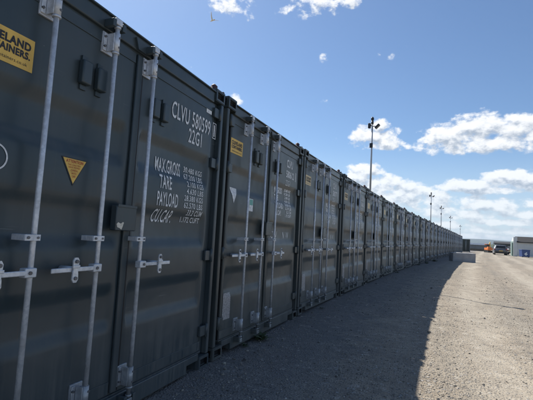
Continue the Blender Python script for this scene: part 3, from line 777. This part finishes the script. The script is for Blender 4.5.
b = bmesh.new(); b.faces.new([b.verts.new(q) for q in ((0, -.384, .25), (.26, -.384, .5), (.1, -.384, .55), (.16, -.384, .80), (-.1, -.384, .62), (-.24, -.384, .48))])
me = bpy.data.meshes.new('emblem'); b.to_mesh(me); b.free(); obj('emblem', me, WHITE, r)
tag(r, 'blue wheeled bin with a white emblem in front of the white cabin', 'bin')

# cars
def make_car(paint, L_=4.5, W_=1.84, H_=1.62, estate=True):
    r = empty('parked_car')
    hw = W_ / 2
    # body: side outline lofted across the width, narrowing to the roof (y = length, rear at y 0)
    prof = [(.06, .35), (.0, .62), (.04, .95), (.16, 1.02), (.42, H_ - .05), (.75, H_), (2.35, H_ - .03), (3.05, 1.06), (4.1, .93), (4.46, .72), (4.5, .38), (4.3, .24), (.2, .24)]
    b = bmesh.new(); rows = []
    for sx in (-1, -.93, 0, .93, 1):
        row = []
        for y_, z_ in prof:
            k = 1 if z_ < 1.0 else 1 - .24 * (z_ - 1.0) / (H_ - 1.0)
            inset = 0 if abs(sx) < .95 else .05
            row.append(b.verts.new((sx * hw * k, y_ + (inset if y_ < 1 else -inset if y_ > 3.5 else 0), z_ - (inset * .6 if z_ > 1.2 else 0))))
        rows.append(row)
    n = len(prof)
    for a, c in zip(rows, rows[1:]):
        for k in range(n): f = b.faces.new((a[k], a[(k + 1) % n], c[(k + 1) % n], c[k])); f.smooth = True
    b.faces.new(rows[0][::-1]); b.faces.new(rows[-1])
    bmesh.ops.recalc_face_normals(b, faces=b.faces[:])
    me = bpy.data.meshes.new('body'); b.to_mesh(me); b.free(); obj('body', me, paint, r)
    m_ = MB(); A = [(-hw * .74, .175, 1.08), (hw * .74, .175, 1.08), (hw * .66, .36, H_ - .16), (-hw * .66, .36, H_ - .16)]
    vs = [m_.b.verts.new(q) for q in A] + [m_.b.verts.new((q[0], q[1] + .05, q[2])) for q in A]
    for q in ((0, 1, 2, 3), (7, 6, 5, 4), (0, 4, 5, 1), (1, 5, 6, 2), (2, 6, 7, 3), (3, 7, 4, 0)): m_.b.faces.new([vs[i] for i in q])
    w_ = m_.build('rear_window', GLASSD, r)
    for sx in (-1, 1):
        m_ = MB(); q = [(sx * hw * .985, .55, 1.06), (sx * hw * .985, 2.85, 1.06), (sx * hw * .82, 2.25, H_ - .13), (sx * hw * .82, .72, H_ - .13)]
        vs = [m_.b.verts.new(c) for c in q] + [m_.b.verts.new((c[0] - sx * .06, c[1], c[2])) for c in q]
        for f in ((0, 1, 2, 3), (7, 6, 5, 4), (0, 4, 5, 1), (1, 5, 6, 2), (2, 6, 7, 3), (3, 7, 4, 0)): m_.b.faces.new([vs[i] for i in f])
        m_.build('side_window', GLASSD, r)
        m_ = MB(); m_.box(sx * hw * .93 - .1, sx * hw * .93 + .05, -.012, .12, .78, 1.0, .02); m_.build('tail_light', REDL, r)
        m_ = MB(); m_.box(sx * (hw + .02) - .03 - .06, sx * (hw + .02) + .09 - .06 * 0, 2.75, 2.87, 1.0, 1.13, .03); m_.build('wing_mirror', paint, r)
        for y_ in (.85, 3.6):
            m_ = MB(); xo = sx * (hw - .10); m_.tube([(xo - .11, y_, .33), (xo + .11, y_, .33)], .33, 20); wl = m_.build('wheel', TYRE, r)
            m_ = MB(); m_.tube([(xo + sx * .10, y_, .33), (xo + sx * .118, y_, .33)], .21, 16); m_.build('rim', STEEL, wl)
    m_ = MB(); m_.box(-hw * .92, hw * .92, -.06, .15, .30, .60, .05); m_.build('bumper', DARK, r)
    m_ = MB(); m_.box(-.26, .26, -.075, -.0605, .66 - .05, .72, .004); m_.build('number_plate', YELLOW, r)
    return r
c1 = make_car(SILVER); c1.location = (15.75, 71.7, 0); c1.rotation_euler = (0, 0, R(-7)); tag(c1, 'silver car seen from behind, parked nearest in the yard', 'car', 'cars parked at the end of the yard')
c2 = make_car(DKCAR, H_=1.45); c2.location = (18.9, 80.5, 0); c2.rotation_euler = (0, 0, R(-38)); tag(c2, 'dark car parked farther back, between the silver car and cabin', 'car', 'cars parked at the end of the yard')

# excavator
r = oriented('mini_excavator', (17.75, 93.5, 0), R(20))
for sx in (-.62, .62):
    m_ = MB(); m_.prism([(-1.0, .1), (-.85, 0), (.85, 0), (1.0, .1), (1.08, .28), (.95, .48), (-.95, .48), (-1.08, .28)], sx - .17, sx + .17, 0, 'x'); m_.build('track', TYRE, r)
m_ = MB(); m_.box(-.78, .78, -.9, .9, .56, 1.15, .08); m_.box(-.3, .3, -.3, .3, .4, .56); m_.box(-.75, .1, -.9, -.3, 1.15, 1.4, .06); m_.build('body', ORANGE, r)
m_ = MB(); m_.box(-.75, .05, -.25, .78, 1.15, 1.95, .05, 1); m_.box(-.78, .08, -.28, .81, 1.95, 2.05, .02, 0); m_.build('cab', [ORANGE, GLASSD], r)
m_ = MB(); m_.tube([(.35, .8, .9), (.8, 1.2, 2.2), (1.15, 1.5, 2.55)], [.13, .14, .10], 8); m_.tube([(1.1, 1.5, 2.6), (1.45, 1.9, 1.2)], [.11, .08], 8); m_.build('boom', YPAINT, r)
m_ = MB(); m_.prism([(1.5, 1.3), (1.9, 1.25), (1.95, .9), (1.7, .7), (1.45, .85)], 1.2, 1.65, 0, 'x'); m_.build('bucket', DARK, r)
r.scale = (.8, .8, .85)
tag(r, 'small orange excavator with raised yellow boom at the far end', 'excavator')

# gull banking overhead
r = empty('gull', (-21.1, 39.7, 26.6), R(200))
b = bmesh.new(); me = bpy.data.meshes.new('gull_body')
m_ = MB(); m_.tube([(-.24, 0, .0), (-.16, 0, .01), (-.05, 0, .01), (.08, 0, 0), (.17, 0, .015), (.22, 0, .03), (.25, 0, .025), (.29, 0, .015)], [.008, .035, .062, .058, .035, .036, .022, .004], 10)
m_.prism([(-.36, 0), (-.2, .012), (-.2, -.004)], -.05, .05); m_.build('body', BIRDW, r)
for sy in (-1, 1):
    b = bmesh.new(); pv = None
    for q in range(9):
        t = q / 8; span = .62 * t; z_ = .56 * math.sin(t * 1.25) ; sweep = .05 * math.sin(t * 3.1) - .16 * max(0, t - .45)
        ch = .15 * (1 - t) ** .6 + .012; th = .012 * (1 - t) + .002
        cur = [b.verts.new((sweep + ch * .45, sy * span * .86, z_)), b.verts.new((sweep, sy * span * .86, z_ + th)), b.verts.new((sweep - ch * .55, sy * span * .86, z_)), b.verts.new((sweep, sy * span * .86, z_ - th))]
        if pv:
            for k in range(4): f = b.faces.new((pv[k], pv[(k + 1) % 4], cur[(k + 1) % 4], cur[k])); f.smooth = True
        pv = cur
    b.faces.new(pv); bmesh.ops.recalc_face_normals(b, faces=b.faces[:]); me = bpy.data.meshes.new('wing'); b.to_mesh(me); b.free(); obj('wing', me, BIRDW, r)
fw = (Vector((-.90, .35, .05))).normalized(); uz = (RT * .85 + UP).normalized(); uz = (uz - fw * uz.dot(fw)).normalized(); yy = uz.cross(fw)
r.rotation_euler = Matrix((fw, yy, uz)).transposed().to_euler(); r.scale = (1.35, 1.35, 1.35)
tag(r, 'tan gull gliding high above the containers with wings raised', 'bird')

# distant hedge line and hills
def strip(name, pts_h, y_fn, depth, mat, label=None, kind='structure', cat=None):
    b = bmesh.new(); pv = None
    for a, h in pts_h:
        x_, y_ = y_fn(a); d = Vector((x_, y_, 0)).normalized()
        cur = [b.verts.new((x_, y_, -1)), b.verts.new((x_ + d.x * depth * .15, y_ + d.y * depth * .15, h * .6)), b.verts.new((x_ + d.x * depth * .5, y_ + d.y * depth * .5, h)), b.verts.new((x_ + d.x * depth, y_ + d.y * depth, -1))]
        if pv:
            for k in range(3): b.faces.new((pv[k], cur[k], cur[k + 1], pv[k + 1])).smooth = True
        pv = cur
    bmesh.ops.recalc_face_normals(b, faces=b.faces[:])
    me = bpy.data.meshes.new(name); b.to_mesh(me); b.free(); return tag(obj(name, me, mat), label, cat, None, kind)
angs = [R(q * .5) for q in range(-180, 181)]
strip('hills', [(a, 38 + 13 * noise.noise(Vector((a * 4, 0, 3))) + 5 * noise.noise(Vector((a * 15, 2, 3)))) for a in angs], lambda a: (2500 * math.sin(a), 2500 * math.cos(a)), 500, HILLM)
angs = [R(q * .08) for q in range(-500, 900)]
strip('far_woodland', [(a, 4.2 + 1.6 * noise.noise(Vector((a * 30, 0, 9))) + 1.3 * noise.noise(Vector((a * 160, 2, 3))) + .6 * noise.noise(Vector((a * 700, 5, 3)))) for a in angs], lambda a: (620 * math.sin(a), 620 * math.cos(a)), 30, HEDGE, 'dark far tree line running along the horizon', 'stuff', 'woodland')

# summer haze over the whole place
m_ = MB(); m_.box(-3500, 3500, -3500, 3500, -3, 75)
Mh = bpy.data.materials.new('haze'); Mh.use_nodes = True; hn = Mh.node_tree; hn.nodes.clear()
pv_ = hn.nodes.new('ShaderNodeVolumePrincipled'); pv_.inputs['Color'].default_value = (.74, .86, 1, 1); pv_.inputs['Density'].default_value = .00020; pv_.inputs['Anisotropy'].default_value = .3
ou = hn.nodes.new('ShaderNodeOutputMaterial'); hn.links.new(pv_.outputs[0], ou.inputs['Volume'])
tag(m_.build('haze', Mh), 'thin pale blue haze hanging over the yard and hills', 'haze', None, 'stuff')
